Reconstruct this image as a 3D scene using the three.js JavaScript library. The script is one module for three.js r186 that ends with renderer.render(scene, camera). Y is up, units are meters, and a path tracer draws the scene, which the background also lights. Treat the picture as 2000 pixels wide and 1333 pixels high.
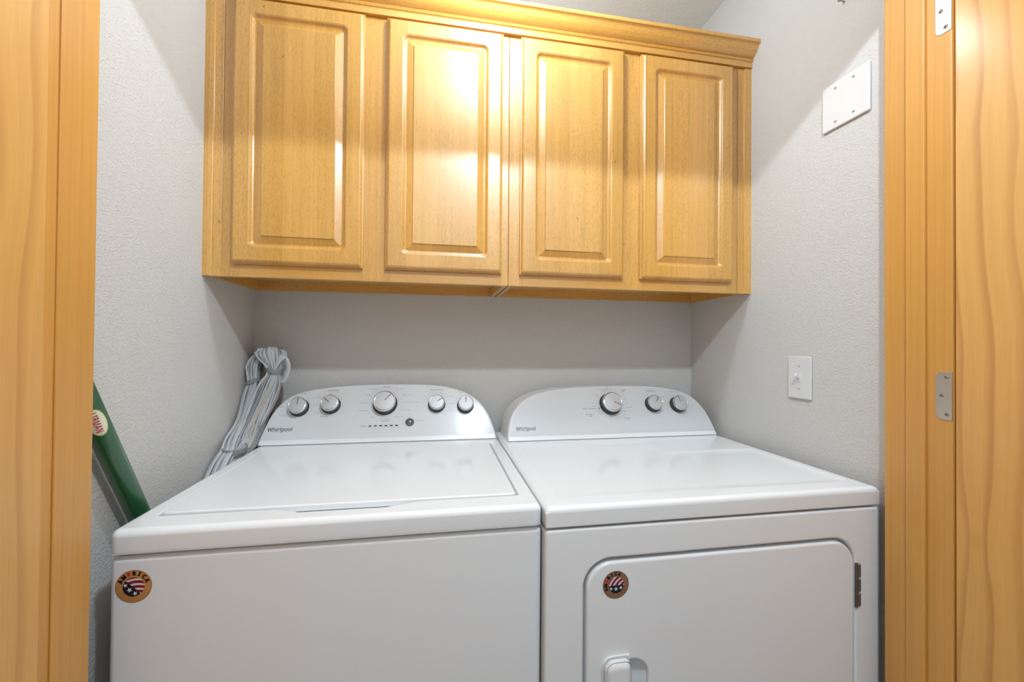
import * as THREE from 'three';
import { RoundedBoxGeometry } from 'three/addons/geometries/RoundedBoxGeometry.js';
import { mergeGeometries } from 'three/addons/utils/BufferGeometryUtils.js';

// ------------------------------------------------------------------ camera, light, exposure
const scene = new THREE.Scene();
scene.background = new THREE.Color(0x000000);
const camera = new THREE.PerspectiveCamera(2 * Math.atan(666.5 / 814.5164) * 180 / Math.PI, 2000 / 1333, 0.02, 30);
camera.rotation.order = 'YXZ';
camera.position.set(0, 1.21593, 1.44745);
camera.rotation.set(0.0096, -0.1792, 0.0081);
const renderer = new THREE.WebGLRenderer({ antialias: true });
renderer.shadowMap.enabled = true;
renderer.shadowMap.type = THREE.PCFSoftShadowMap;
renderer.toneMapping = THREE.LinearToneMapping;
renderer.toneMappingExposure = 0.64;
const CLOSET_LAMP = { x: 0.16, y: 2.195, z: 0.60, r: 0.042, power: 1.5, glow: 8, color: 0xe2f2ff };
const HALL_LAMP = { x: 0.28, y: 2.375, z: 1.48, r: 0.03, power: 7.6, glow: 8, color: 0xe0f1ff };

// ------------------------------------------------------------------ measures (metres; back wall z = 0)
const XL = -0.567, XR = 0.958, CEIL = 2.40, HEAD = 2.02, ZW0 = 0.735, ZW1 = 0.843;
const JL = -0.492, JR = 0.925;                     // faces of the two side jambs

// ------------------------------------------------------------------ noise
function hash(x, y, s = 0) {
  let h = Math.imul(x | 0, 374761393) ^ Math.imul(y | 0, 668265263) ^ Math.imul(s | 0, 1442695041);
  h = Math.imul(h ^ (h >>> 13), 1274126177); h ^= h >>> 16;
  return (h >>> 0) / 4294967296;
}
const mod = (a, n) => ((a % n) + n) % n;
function noise(x, y, px, py, s = 0) {              // value noise with periods px, py
  const x0 = Math.floor(x), y0 = Math.floor(y), fx = x - x0, fy = y - y0;
  const a = mod(x0, px), b = mod(x0 + 1, px), c = mod(y0, py), d = mod(y0 + 1, py);
  const u = fx * fx * (3 - 2 * fx), v = fy * fy * (3 - 2 * fy);
  return (hash(a, c, s) * (1 - u) + hash(b, c, s) * u) * (1 - v) + (hash(a, d, s) * (1 - u) + hash(b, d, s) * u) * v;
}
function rng(seed) { let s = seed; return () => { s = Math.imul(s ^ (s >>> 15), 1 | s); s = (s + Math.imul(s ^ (s >>> 7), 61 | s)) ^ s; s = (s + 0x6D2B79F5) | 0; return ((s ^ (s >>> 14)) >>> 0) / 4294967296; }; }
const clamp = (a, l, h) => Math.min(h, Math.max(l, a));
const sstep = (a, b, x) => { const t = clamp((x - a) / (b - a), 0, 1); return t * t * (3 - 2 * t); };
const lin2s = c => 255 * (c <= 0.0031308 ? 12.92 * c : 1.055 * Math.pow(c, 1 / 2.4) - 0.055);
function dataTex(w, h, fn, color) {
  const d = new Uint8Array(w * h * 4);
  for (let y = 0; y < h; y++) for (let x = 0; x < w; x++) {
    const c = fn(x / w, y / h), o = (y * w + x) * 4;
    for (let k = 0; k < 3; k++) d[o + k] = clamp(color ? lin2s(clamp(c[k], 0, 1)) : c * 255, 0, 255);
    d[o + 3] = 255;
  }
  const t = new THREE.DataTexture(d, w, h);
  t.magFilter = THREE.LinearFilter; t.minFilter = THREE.LinearMipmapLinearFilter; t.generateMipmaps = true;
  t.wrapS = t.wrapT = THREE.RepeatWrapping;
  if (color) t.colorSpace = THREE.SRGBColorSpace;
  t.needsUpdate = true; return t;
}

// ------------------------------------------------------------------ textures
const CW = 0.75;                                    // metres covered by the cabinet wood texture
const staves = [0, 0.085, 0.2, 0.31, 0.405, 0.47, 0.585, 0.71, 0.82, 0.93, 1.0];
const cabinetWoodTex = dataTex(1024, 1024, (u, v) => {
  let i = 0; while (i < staves.length - 2 && u >= staves[i + 1]) i++;
  const tone = 0.90 + 0.20 * hash(i, 7, 3), red = hash(i, 9, 5), porey = hash(i, 4, 8);
  const wob = 0.006 * noise(u * 6, v * 3, 6, 3, i) + 0.002 * noise(u * 20, v * 7, 20, 7, i + 20);
  const uu = u + wob;
  let g = 1;
  g += 0.09 * (noise(uu * 46, v * 3, 46, 3, 11) - 0.5);
  g += 0.08 * (noise(uu * 130, v * 6, 130, 6, 12) - 0.5);
  g += 0.07 * (noise(uu * 420, v * 22, 420, 22, 13) - 0.5);
  const rings = Math.pow(0.5 + 0.5 * Math.sin((uu + 0.02 * noise(u * 4, v * 2, 4, 2, 31 + i)) * 240 + i), 6);
  g -= 0.05 * rings * (0.3 + 0.7 * noise(u * 9, v * 2, 9, 2, 15));
  const px = Math.floor(u * 512), py = Math.floor(v * 128 + 37 * hash(px, 1, 2));
  if (hash(px, py, 4) < 0.07 + 0.20 * porey) g -= 0.07 + 0.15 * hash(px, py, 6) * (0.35 + 0.65 * porey);
  const du = Math.min(...staves.map(s => Math.abs(u - s)));
  if (du < 0.0011) g -= 0.10;
  const k = tone * g;
  let r = 0.700 * k, gg = 0.360 * k * (1.015 - 0.045 * red), b = 0.071 * k * k * (1.06 - 0.2 * red);
  for (const [ku, kv] of [[0.245, 0.86], [0.305, 0.70], [0.62, 0.22], [0.77, 0.45]]) {
    const d = Math.hypot((u - ku) * 1.6, (v - kv) * 0.8); if (d < 0.006) { const f = sstep(0.006, 0.001, d) * 0.6; r *= 1 - f; gg *= 1 - f; b *= 1 - f; }
  }
  return [r, gg, b];
}, true);

const PW = 0.55, PH = 2.2;                          // metres covered by the pine texture
const pineKnots = [[0.62, 0.40], [0.20, 0.15], [0.88, 0.70], [0.42, 0.86]];
const pineTex = dataTex(1024, 2048, (u, v) => {
  let w = u + 0.07 * (noise(u * 3, v * 6, 3, 6, 2) - 0.5) + 0.030 * (noise(u * 5, v * 14, 5, 14, 4) - 0.5) + 0.010 * (noise(u * 8, v * 22, 8, 22, 3) - 0.5);
  for (const [ku, kv] of pineKnots) { const dx = (u - ku) * PW, dy = (v - kv) * PH, q = dx * dx / 0.0016 + dy * dy / 0.006; w += 0.022 * Math.exp(-q) * Math.sign(dx || 1) * Math.min(1, Math.abs(dx) / 0.015); }
  const s = w * 15, f = s - Math.floor(s), id = Math.floor(s);
  const edge = 0.55 + 0.4 * hash(mod(id, 15), 2, 9);
  const late = sstep(edge - 0.35, edge, f) * (1 - sstep(edge, edge + 0.10, f)) * (0.35 + 0.65 * hash(mod(id, 15), 5, 5));
  let g = 1 + 0.05 * (noise(w * 180, v * 10, 180, 10, 5) - 0.5) + 0.07 * (noise(w * 30, v * 4, 30, 4, 6) - 0.5) + 0.10 * (noise(u * 3, v * 4, 3, 4, 8) - 0.5);
  g += 0.05 * (noise(u * 500, v * 60, 500, 60, 17) - 0.5);
  let r = 0.715 * g, gg = 0.366 * g, b = 0.098 * g;
  r *= 1 - 0.24 * late; gg *= 1 - 0.34 * late; b *= 1 - 0.40 * late;
  for (const [ku, kv] of pineKnots) { const q = Math.hypot((u - ku) * PW / 0.012, (v - kv) * PH / 0.016); const k = 0.10 * sstep(1.4, 0.2, q); r *= 1 - k * 0.7; gg *= 1 - k; b *= 1 - k; }
  return [r, gg, b];
}, true);

const JW = 0.3;                                     // plainer straight grained wood of the jambs
const jambTex = dataTex(512, 2048, (u, v) => {
  const w = u + 0.03 * (noise(u * 2, v * 3, 2, 3, 2) - 0.5);
  let g = 1 + 0.07 * (noise(w * 22, v * 4, 22, 4, 5) - 0.5) + 0.06 * (noise(w * 75, v * 8, 75, 8, 6) - 0.5) + 0.05 * (noise(w * 240, v * 40, 240, 40, 7) - 0.5) + 0.10 * (noise(u * 2, v * 5, 2, 5, 8) - 0.5);
  const l = Math.pow(0.5 + 0.5 * Math.sin(w * 120), 8) * noise(u * 5, v * 3, 5, 3, 9);
  g -= 0.05 * l;
  return [0.655 * g, 0.315 * g - 0.02 * l, 0.066 * g - 0.012 * l];
}, true);

const WT = 0.3;                                     // wall texture tile
const wallBump = dataTex(1024, 1024, (u, v) => {
  const wx = 0.02 * noise(u * 30, v * 30, 30, 30, 41), wy = 0.02 * noise(u * 30, v * 30, 30, 30, 42);
  const a = noise((u + wx) * 90, (v + wy) * 110, 90, 110, 1), b = noise(u * 190, v * 200, 190, 200, 2), c = noise(u * 40, v * 40, 40, 40, 3);
  return clamp(0.15 + 0.62 * sstep(0.3, 0.8, a) * (0.55 + 0.45 * c) + 0.22 * b, 0, 1);
}, false);

// ------------------------------------------------------------------ materials
const phys = o => new THREE.MeshPhysicalMaterial(o);
const M = {
  paint: phys({ color: new THREE.Color().setRGB(0.615, 0.595, 0.563), roughness: 0.75, bumpMap: wallBump, bumpScale: 0.0008 }),
  hallPaint: phys({ color: new THREE.Color().setRGB(0.60, 0.635, 0.665), roughness: 0.75, bumpMap: wallBump, bumpScale: 0.0008 }),
  ceiling: phys({ color: new THREE.Color().setRGB(0.82, 0.82, 0.80), roughness: 0.9, bumpMap: wallBump, bumpScale: 0.0008 }),
  floor: phys({ color: new THREE.Color().setRGB(0.33, 0.34, 0.35), roughness: 0.5 }),
  cabinet: phys({ map: cabinetWoodTex, roughness: 0.34, ior: 1.75, clearcoat: 1, clearcoatRoughness: 0.25 }),
  pine: phys({ map: pineTex, roughness: 0.45, clearcoat: 0.35, clearcoatRoughness: 0.22 }),
  jamb: phys({ map: jambTex, roughness: 0.45, clearcoat: 0.35, clearcoatRoughness: 0.2 }),
  enamel: phys({ color: new THREE.Color().setRGB(0.860, 0.866, 0.868), roughness: 0.32, clearcoat: 0.6, clearcoatRoughness: 0.07 }),
  plasticWhite: phys({ color: new THREE.Color().setRGB(0.85, 0.853, 0.855), roughness: 0.3, clearcoat: 0.3, clearcoatRoughness: 0.15 }),
  cover: phys({ color: new THREE.Color().setRGB(0.72, 0.71, 0.695), roughness: 0.3, clearcoat: 0.4, clearcoatRoughness: 0.12 }),
  skirt: phys({ color: new THREE.Color().setRGB(0.06, 0.06, 0.062), roughness: 0.25, metalness: 0.6 }),
  chrome: phys({ color: new THREE.Color().setRGB(0.72, 0.72, 0.73), roughness: 0.12, metalness: 1 }),
  silver: phys({ color: new THREE.Color().setRGB(0.56, 0.56, 0.565), roughness: 0.5, metalness: 0.5 }),
  groove: phys({ color: new THREE.Color().setRGB(0.13, 0.13, 0.135), roughness: 0.5 }),
  button: phys({ color: new THREE.Color().setRGB(0.19, 0.19, 0.195), roughness: 0.22, metalness: 0.5 }),
  lampDot: phys({ color: new THREE.Color().setRGB(0.02, 0.02, 0.02), roughness: 0.3 }),
  steel: phys({ color: new THREE.Color().setRGB(0.22, 0.22, 0.225), roughness: 0.35, metalness: 0.9 }),
  nickel: phys({ color: new THREE.Color().setRGB(0.62, 0.55, 0.47), roughness: 0.36, metalness: 0.85 }),
  nickelPale: phys({ color: new THREE.Color().setRGB(0.62, 0.56, 0.50), roughness: 0.35, metalness: 0.7 }),
  screw: phys({ color: new THREE.Color().setRGB(0.40, 0.35, 0.30), roughness: 0.3, metalness: 0.9 }),
  dark: phys({ color: new THREE.Color().setRGB(0.02, 0.018, 0.016), roughness: 0.6 }),
  greyScrew: phys({ color: new THREE.Color().setRGB(0.5, 0.49, 0.47), roughness: 0.4 }),
  yarn: phys({ color: new THREE.Color().setRGB(0.56, 0.565, 0.57), roughness: 0.95, sheen: 0.3, sheenRoughness: 0.8 }),
  yarnDim: phys({ color: new THREE.Color().setRGB(0.33, 0.335, 0.34), roughness: 0.95 }),
  yarnCream: phys({ color: new THREE.Color().setRGB(0.60, 0.54, 0.45), roughness: 0.95 }),
  band: phys({ color: new THREE.Color().setRGB(0.30, 0.31, 0.32), roughness: 0.9 }),
  green: phys({ color: new THREE.Color().setRGB(0.004, 0.088, 0.020), roughness: 0.3, clearcoat: 0.7, clearcoatRoughness: 0.12 }),
  cap: phys({ color: new THREE.Color().setRGB(0.03, 0.03, 0.03), roughness: 0.5 }),
};

// ------------------------------------------------------------------ object helpers
const taken = {};
function numbered(n) { const k = taken[n] = (taken[n] ?? -1) + 1; return k ? n + '_' + String(k).padStart(3, '0') : n; }
function shade(o) { o.traverse(m => { if (m.isMesh) { m.castShadow = true; m.receiveShadow = true; } }); return o; }
function tag(o, label, category, group) { o.userData.label = label; if (category) o.userData.category = category; if (group) o.userData.group = group; return o; }
function thing(name, label, category, pos = [0, 0, 0], group) { const g = new THREE.Group(); g.name = numbered(name); g.position.set(...pos); scene.add(g); return tag(g, label, category, group); }
function part(name, geo, mat, parent, label) { const m = new THREE.Mesh(geo, mat); m.name = name; parent.add(m); m.castShadow = m.receiveShadow = true; if (label) m.userData.label = label; return m; }
function struct(name, geo, mat, label) { const m = new THREE.Mesh(geo, mat); m.name = name; m.castShadow = m.receiveShadow = true; m.userData.kind = 'structure'; if (label) m.userData.label = label; scene.add(m); return m; }

// ------------------------------------------------------------------ geometry helpers
function box(x0, x1, y0, y1, z0, z1, r = 0, seg = 3) {
  const w = x1 - x0, h = y1 - y0, d = z1 - z0;
  const g = r > 0 ? new RoundedBoxGeometry(w, h, d, seg, r) : new THREE.BoxGeometry(w, h, d);
  return g.translate((x0 + x1) / 2, (y0 + y1) / 2, (z0 + z1) / 2);
}
// planar uv per triangle in metres / tile size, grain along one axis
function grainUV(geo, grain, su, sv, ou = 0, ov = 0) {
  const g = geo.index ? geo.toNonIndexed() : geo, p = g.attributes.position, uv = new Float32Array(p.count * 2);
  const A = new THREE.Vector3(), B = new THREE.Vector3(), C = new THREE.Vector3(), n = new THREE.Vector3();
  for (let i = 0; i < p.count; i += 3) {
    A.fromBufferAttribute(p, i); B.fromBufferAttribute(p, i + 1); C.fromBufferAttribute(p, i + 2);
    n.subVectors(B, A).cross(C.clone().sub(A));
    const ax = Math.abs(n.x), ay = Math.abs(n.y), az = Math.abs(n.z);
    const dom = az >= ax && az >= ay ? 2 : ax >= ay ? 0 : 1;
    [A, B, C].forEach((P, k) => {
      const c = [P.x, P.y, P.z]; const axes = [0, 1, 2].filter(q => q !== dom);
      const gi = { x: 0, y: 1, z: 2 }[grain]; let along, across;
      if (gi === dom) { across = c[axes[0]]; along = c[axes[1]]; } else { along = c[gi]; across = c[axes.find(q => q !== gi)]; }
      uv[(i + k) * 2] = across / su + ou; uv[(i + k) * 2 + 1] = along / sv + ov;
    });
  }
  g.setAttribute('uv', new THREE.BufferAttribute(uv, 2)); return g;
}
const cab = (g, grain = 'y', ou = 0, ov = 0) => grainUV(g, grain, CW, CW, ou, ov);
const pine = (g, ou = 0, ov = 0) => grainUV(g, 'y', PW, PH, ou, ov);
const jambUV = (g, grain = 'y', ou = 0, ov = 0) => grainUV(g, grain, JW, 2.2, ou, ov);
const wallUV = g => grainUV(g, 'y', WT, WT);
// normals weighted by face area, split where faces meet at more than the crease angle
function toCreasedNormals(geo, crease) {
  const g = geo.index ? geo.toNonIndexed() : geo, p = g.attributes.position, nf = p.count / 3, fn = [], map = new Map(), key = [];
  const A = new THREE.Vector3(), B = new THREE.Vector3(), C = new THREE.Vector3();
  for (let f = 0; f < nf; f++) {
    A.fromBufferAttribute(p, f * 3); B.fromBufferAttribute(p, f * 3 + 1); C.fromBufferAttribute(p, f * 3 + 2);
    const n = B.clone().sub(A).cross(C.clone().sub(A)); fn.push({ n, u: n.clone().normalize(), ok: n.length() > 1e-14 });
    [A, B, C].forEach(P => { const k = Math.round(P.x * 2e5) + ',' + Math.round(P.y * 2e5) + ',' + Math.round(P.z * 2e5); key.push(k); (map.get(k) || map.set(k, []).get(k)).push(f); });
  }
  const out = new Float32Array(p.count * 3), c = Math.cos(crease), s = new THREE.Vector3();
  for (let i = 0; i < p.count; i++) {
    const F = fn[(i / 3) | 0]; s.set(0, 0, 0);
    if (F.ok) for (const f of map.get(key[i])) if (fn[f].ok && fn[f].u.dot(F.u) > c) s.add(fn[f].n);
    if (s.lengthSq() === 0) s.set(0, 0, 1); s.normalize(); out[i * 3] = s.x; out[i * 3 + 1] = s.y; out[i * 3 + 2] = s.z;
  }
  g.setAttribute('normal', new THREE.BufferAttribute(out, 3)); return g;
}
// skin over rings of equally many points, with optional caps
function loft(rings, { cap0 = true, cap1 = true, crease = 0.5, closed = true } = {}) {
  const n = rings[0].length, pos = [], idx = [];
  rings.forEach(r => r.forEach(p => pos.push(p[0], p[1], p[2])));
  const m = closed ? n : n - 1;
  for (let i = 0; i < rings.length - 1; i++) for (let j = 0; j < m; j++) {
    const a = i * n + j, b = i * n + (j + 1) % n, c = a + n, d = b + n; idx.push(a, b, d, a, d, c);
  }
  const cap = (ri, flip) => {
    const r = rings[ri], o = r.reduce((s, p) => [s[0] + p[0] / n, s[1] + p[1] / n, s[2] + p[2] / n], [0, 0, 0]);
    let nx = 0, ny = 0, nz = 0;
    for (let j = 0; j < n; j++) { const p = r[j], q = r[(j + 1) % n]; nx += (p[1] - q[1]) * (p[2] + q[2]); ny += (p[2] - q[2]) * (p[0] + q[0]); nz += (p[0] - q[0]) * (p[1] + q[1]); }
    const N = new THREE.Vector3(nx, ny, nz).normalize(), U = Math.abs(N.y) < 0.9 ? new THREE.Vector3(0, 1, 0).cross(N).normalize() : new THREE.Vector3(1, 0, 0).cross(N).normalize(), V = N.clone().cross(U);
    const pts = r.map(p => { const d = new THREE.Vector3(p[0] - o[0], p[1] - o[1], p[2] - o[2]); return new THREE.Vector2(d.dot(U), d.dot(V)); });
    THREE.ShapeUtils.triangulateShape(pts, []).forEach(t => flip ? idx.push(ri * n + t[2], ri * n + t[1], ri * n + t[0]) : idx.push(ri * n + t[0], ri * n + t[1], ri * n + t[2]));
  };
  if (cap0) cap(0, true); if (cap1) cap(rings.length - 1, false);
  const g = new THREE.BufferGeometry(); g.setAttribute('position', new THREE.Float32BufferAttribute(pos, 3)); g.setIndex(idx);
  const t = toCreasedNormals(g, crease); t.setAttribute('uv', new THREE.Float32BufferAttribute(new Float32Array(t.attributes.position.count * 2), 2)); return t;
}
function rr(x0, x1, y0, y1, r, k = 6) {             // rounded rectangle, counter-clockwise; r may be [bl, br, tr, tl]
  const R = Array.isArray(r) ? r : [r, r, r, r], out = [];
  [[x0 + R[0], y0 + R[0], R[0], Math.PI], [x1 - R[1], y0 + R[1], R[1], 1.5 * Math.PI], [x1 - R[2], y1 - R[2], R[2], 0], [x0 + R[3], y1 - R[3], R[3], 0.5 * Math.PI]]
    .forEach(([cx, cy, q, a]) => { for (let i = 0; i <= k; i++) { const t = a + i / k * Math.PI / 2; out.push([cx + q * Math.cos(t), cy + q * Math.sin(t)]); } });
  return out;
}
const shapeOf = pts => new THREE.Shape(pts.map(p => new THREE.Vector2(p[0], p[1])));
const at = (pts, z) => pts.map(p => [p[0], p[1], z]);
function slab(pts, z0, z1, b = 0, holes = [], seg = 4) {   // extruded outline with rounded edges that keep the outline's size
  const s = shapeOf(pts); holes.forEach(h => s.holes.push(new THREE.Path(h.map(p => new THREE.Vector2(p[0], p[1])))));
  const g = new THREE.ExtrudeGeometry(s, { depth: z1 - z0 - 2 * b, bevelEnabled: b > 0, bevelThickness: b, bevelSize: b, bevelOffset: -b, bevelSegments: seg, curveSegments: 8 });
  return toCreasedNormals(g.translate(0, 0, z0 + b), 0.6);
}
function prismX(prof, x0, x1, crease = 0.6) {        // profile of [z, y] swept along x
  return loft([prof.map(p => [x0, p[1], p[0]]), prof.map(p => [x1, p[1], p[0]])], { crease });
}
function tube(pts, r, rad = 6, seg = 20) { return new THREE.TubeGeometry(new THREE.CatmullRomCurve3(pts.map(p => new THREE.Vector3(...p))), seg, r, rad, false); }
function lathe(prof, seg = 40) { return toCreasedNormals(new THREE.LatheGeometry(prof.map(p => new THREE.Vector2(p[0], p[1])), seg), 0.6); }

// ------------------------------------------------------------------ the room
{
  const HX0 = -1.5, HX1 = 2.0, HZ1 = 2.15, t = 0.12;
  struct('floor', box(HX0 - t, HX1 + t, -t, 0, -t, HZ1 + t), M.floor);
  struct('ceiling', wallUV(box(HX0 - t, HX1 + t, CEIL, CEIL + t, -t, HZ1 + t)), M.ceiling, 'pale textured ceiling');
  struct('wall_back', wallUV(box(XL - t, XR + t, 0, CEIL, -t, 0)), M.paint, 'greige textured wall behind the washer and dryer');
  struct('wall_left', wallUV(box(XL - t, XL, 0, CEIL, 0, ZW0)), M.paint);
  struct('wall_right', wallUV(box(XR, XR + t, 0, CEIL, 0, ZW0)), M.paint);
  struct('wall_front_left', wallUV(box(HX0, XL, 0, CEIL, ZW0, ZW1)), M.paint);
  struct('wall_front_right', wallUV(box(XR, HX1, 0, CEIL, ZW0, ZW1)), M.paint);
  struct('wall_header', wallUV(box(XL, XR, HEAD + 0.02, CEIL, ZW0, ZW1)), M.paint);
  struct('wall_hall_left', wallUV(box(HX0 - t, HX0, 0, CEIL, ZW0, HZ1)), M.hallPaint);
  struct('wall_hall_right', wallUV(box(HX1, HX1 + t, 0, CEIL, ZW0, HZ1)), M.hallPaint);
  struct('wall_hall_rear', wallUV(box(HX0 - t, HX1 + t, 0, CEIL, HZ1, HZ1 + t)), M.hallPaint);

  // door frame
  const tl = struct('trim_1', jambUV(box(XL, JL, 0, HEAD, ZW0 + 0.003, ZW1, 0.002, 2), 'y', 0.2), M.jamb, 'left jamb of the doorway');
  part('door_stop', jambUV(box(JL, JL + 0.0025, 0, HEAD, 0.768, 0.804, 0.001, 2), 'y', 0.55), M.jamb, tl);
  const tr = struct('trim_2', jambUV(mergeGeometries([box(JR, XR, 0, HEAD, 0.7255, ZW1, 0.002, 2)]), 'y', 0.72), M.jamb, 'right jamb of the doorway');
  part('door_stop', jambUV(box(JR - 0.006, JR, 0, HEAD, 0.7695, 0.8025, 0.0015, 2), 'y', 0.1), M.jamb, tr);
  const th = struct('trim_3', jambUV(box(XL, XR, HEAD, HEAD + 0.02, ZW0 + 0.003, ZW1, 0.002, 2), 'x'), M.jamb, 'head jamb of the doorway');
  part('door_stop', jambUV(box(JL, JR, HEAD - 0.006, HEAD, 0.7695, 0.8025, 0.0015, 2), 'x'), M.jamb, th);
  struct('trim_4', jambUV(box(XL - 0.06, JL - 0.006, 0, HEAD, ZW1, ZW1 + 0.015, 0.003, 2), 'y'), M.jamb);
  struct('trim_5', jambUV(box(JR + 0.045, JR + 0.115, 0, HEAD, ZW1, ZW1 + 0.015, 0.003, 2), 'y'), M.jamb);
  struct('trim_6', jambUV(box(XL - 0.06, JR + 0.115, HEAD, HEAD + 0.07, ZW1, ZW1 + 0.015, 0.003, 2), 'x'), M.jamb);
  // the two open door leaves
  struct('door_1', pine(box(-0.5045, -0.4695, 0.012, HEAD - 0.004, 0.846, 1.55, 0.0025, 2), 0.13), M.pine, 'open pine door leaf on the left');
  const d2 = pine(box(0, 0.035, 0.012, HEAD - 0.004, 0, 0.70, 0.002, 2), 0.57);
  const door2 = struct('door_2', d2, M.pine, 'open pine door leaf on the right, hinged to the jamb');
  door2.position.set(0.9275, 0, 0.8455); door2.rotation.y = 0.14;
}

// door hinges let into the right jamb
function doorHinge(yc, label, mat) {
  const h = 0.0885, g = thing('door_hinge', label, 'hinge', [JR, yc, 0.8175], 'hinge leaves on the right jamb');
  g.rotation.y = -Math.PI / 2;                       // local x runs along +z, local z points into the doorway
  part('leaf', slab(rr(0, 0.0255, -h / 2, h / 2, [0.011, 0.0005, 0.0005, 0.011]), -0.001, 0.0012, 0.0004, [], 2), mat, g);
  for (const [x, y] of [[0.017, 0.034], [0.0095, 0], [0.017, -0.034]]) {
    const s = part('screw', lathe([[0, 0.0009], [0.0022, 0.0008], [0.0036, 0.0001], [0.0036, -0.001]], 20).rotateX(Math.PI / 2).translate(x, y, 0.0013), M.screw, g);
    part('screw_slot', mergeGeometries([box(x - 0.0016, x + 0.0016, y - 0.0004, y + 0.0004, 0.0019, 0.0024), box(x - 0.0004, x + 0.0004, y - 0.0016, y + 0.0016, 0.0019, 0.0024)]), M.dark, s);
  }
  return g;
}
doorHinge(1.1285, 'satin nickel hinge leaf halfway up the right wooden door jamb', M.nickel);
doorHinge(1.8475, 'pale nickel hinge leaf at the top of the right wooden door jamb', M.nickelPale);

// ------------------------------------------------------------------ wall cabinets
const YB = 1.381, ZF = 0.301, YTOP = 2.13;
function cabinetDoor(x0, x1, ou) {
  const y0 = 1.4126, y1 = 2.0775;
  const prof = [[0, 0, .001], [0, .009, .001], [.0032, .0095, .0012], [.0034, .0125, .0015], [.0052, .0165, .002], [.0085, .0192, .003], [.0095, .0195, .003],
    [.0408, .0195, .013], [.0414, .0186, .0128], [.0432, .0180, .0125], [.0448, .0150, .0118], [.0468, .0122, .011], [.0495, .0108, .009], [.0525, .0106, .006], [.0540, .0112, .003], [.0690, .0163, .0012], [.0696, .0186, .0012], [.0706, .0195, .0012]];
  return cab(loft(prof.map(([i, z, r]) => at(rr(x0 + i, x1 - i, y0 + i, y1 - i, r, 4), ZF + 0.0015 + z)), { cap0: true, crease: 0.35 }), 'y', ou, -1.88);
}
function wallCabinet(label, x0, x1, stiles, doors, filler, fillSide) {
  const gap = fillSide > 0 ? 0.0035 : 0;
  const t = thing('wall_cabinet', label, 'cabinet', [0, 0, 0], 'wooden wall cabinets over the appliances');
  stiles.forEach(([a, b, o]) => part('stile', cab(box(a, b, YB, YTOP, ZF - 0.018, ZF, 0.0012, 2), 'y', o, -1.8), M.cabinet, t));
  part('rail', cab(box(x0, x1, YB + 0.0004, 1.428, ZF - 0.019, ZF - 0.0005, 0.001, 2), 'x', 0.2, 0.1), M.cabinet, t);
  part('rail', cab(box(x0, x1, 2.062, YTOP, ZF - 0.019, ZF - 0.0005, 0.001, 2), 'x', 0.6, 0.4), M.cabinet, t);
  part('side_panel', cab(box(x0 + gap, x0 + 0.0125 + gap, YB + 0.001, YTOP, 0.002, ZF - 0.0195)), M.cabinet, t);
  part('side_panel', cab(box(x1 - 0.0125, x1, YB + 0.001, YTOP, 0.002, ZF - 0.0195)), M.cabinet, t);
  part('bottom_panel', cab(box(x0 + 0.0125 + gap, x1 - 0.0125, 1.411, 1.423, 0.002, ZF - 0.0195), 'x'), M.cabinet, t);
  part('top_panel', cab(box(x0 + 0.0125, x1 - 0.0125, YTOP - 0.02, YTOP - 0.008, 0.002, ZF - 0.0195), 'x'), M.cabinet, t);
  part('back_rail', cab(box(x0 + 0.0125 + gap, x1 - 0.0125, YB + 0.002, 1.411, 0.001, 0.018), 'x', 0.3), M.cabinet, t);
  doors.forEach(([a, b, o]) => part('door', cabinetDoor(a, b, o), M.cabinet, t));
  const [f0, f1, f2] = filler;
  const prof = fillSide < 0 ? [[f0, 0], [f2, 0], [f2, .0022], [f2 - .001, .003], [f1 + .002, .003], [f1 + .001, .006], [f1 - .002, .0075], [f0, .0075]] : [[f0, 0], [f2, 0], [f2, .0075], [f1 + .002, .0075], [f1 - .001, .006], [f1 - .002, .003], [f0 + .001, .003], [f0, .0022]];
  part('filler_strip', cab(loft([prof.map(p => [p[0], YB, ZF + p[1]]), prof.map(p => [p[0], 2.082, ZF + p[1]])].map(r => r.slice().reverse()), { crease: 0.5 }), 'y', 0.33, -1.8), M.cabinet, t);
  return t;
}
const XM = 0.1950;
wallCabinet('left wooden wall cabinet of two raised-panel doors, above the washing machine', XL, XM - 0.0004, [[XL, -0.485, 0.13], [-0.205, -0.122, 0.71], [0.163, XM - 0.0004, 0.45]], [[-0.502, -0.191, 0.82], [-0.135, 0.1755, 0.42]], [XL, -0.548, -0.527], -1);
wallCabinet('right wooden wall cabinet of two raised-panel doors, above the dryer', XM + 0.0004, XR, [[XM + 0.0004, 0.238, 0.31], [0.521, 0.598, 0.9], [0.877, XR, 0.55]], [[0.226, 0.5335, 0.10], [0.5865, 0.8895, 0.02]], [0.915, 0.936, XR], 1);
{
  const prof = [[.295, 2.0835], [.3125, 2.0835], [.3125, 2.098], [.3135, 2.1], [.3165, 2.1015], [.3185, 2.105], [.3165, 2.1085], [.3155, 2.110], [.320, 2.1115], [.3255, 2.115], [.3305, 2.1205], [.3355, 2.128], [.3395, 2.136], [.3425, 2.1385], [.3465, 2.1395], [.3475, 2.141], [.3475, 2.149], [.3455, 2.151], [.295, 2.151]];
  const m = new THREE.Mesh(cab(prismX(prof.slice().reverse(), XL, XR, 0.45), 'x', 0.1, 0.3), M.cabinet); m.name = 'crown_moulding'; m.castShadow = m.receiveShadow = true;
  scene.add(tag(m, 'long wooden crown moulding with a cove profile along the top of both wall cabinets', 'moulding'));
}

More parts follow.
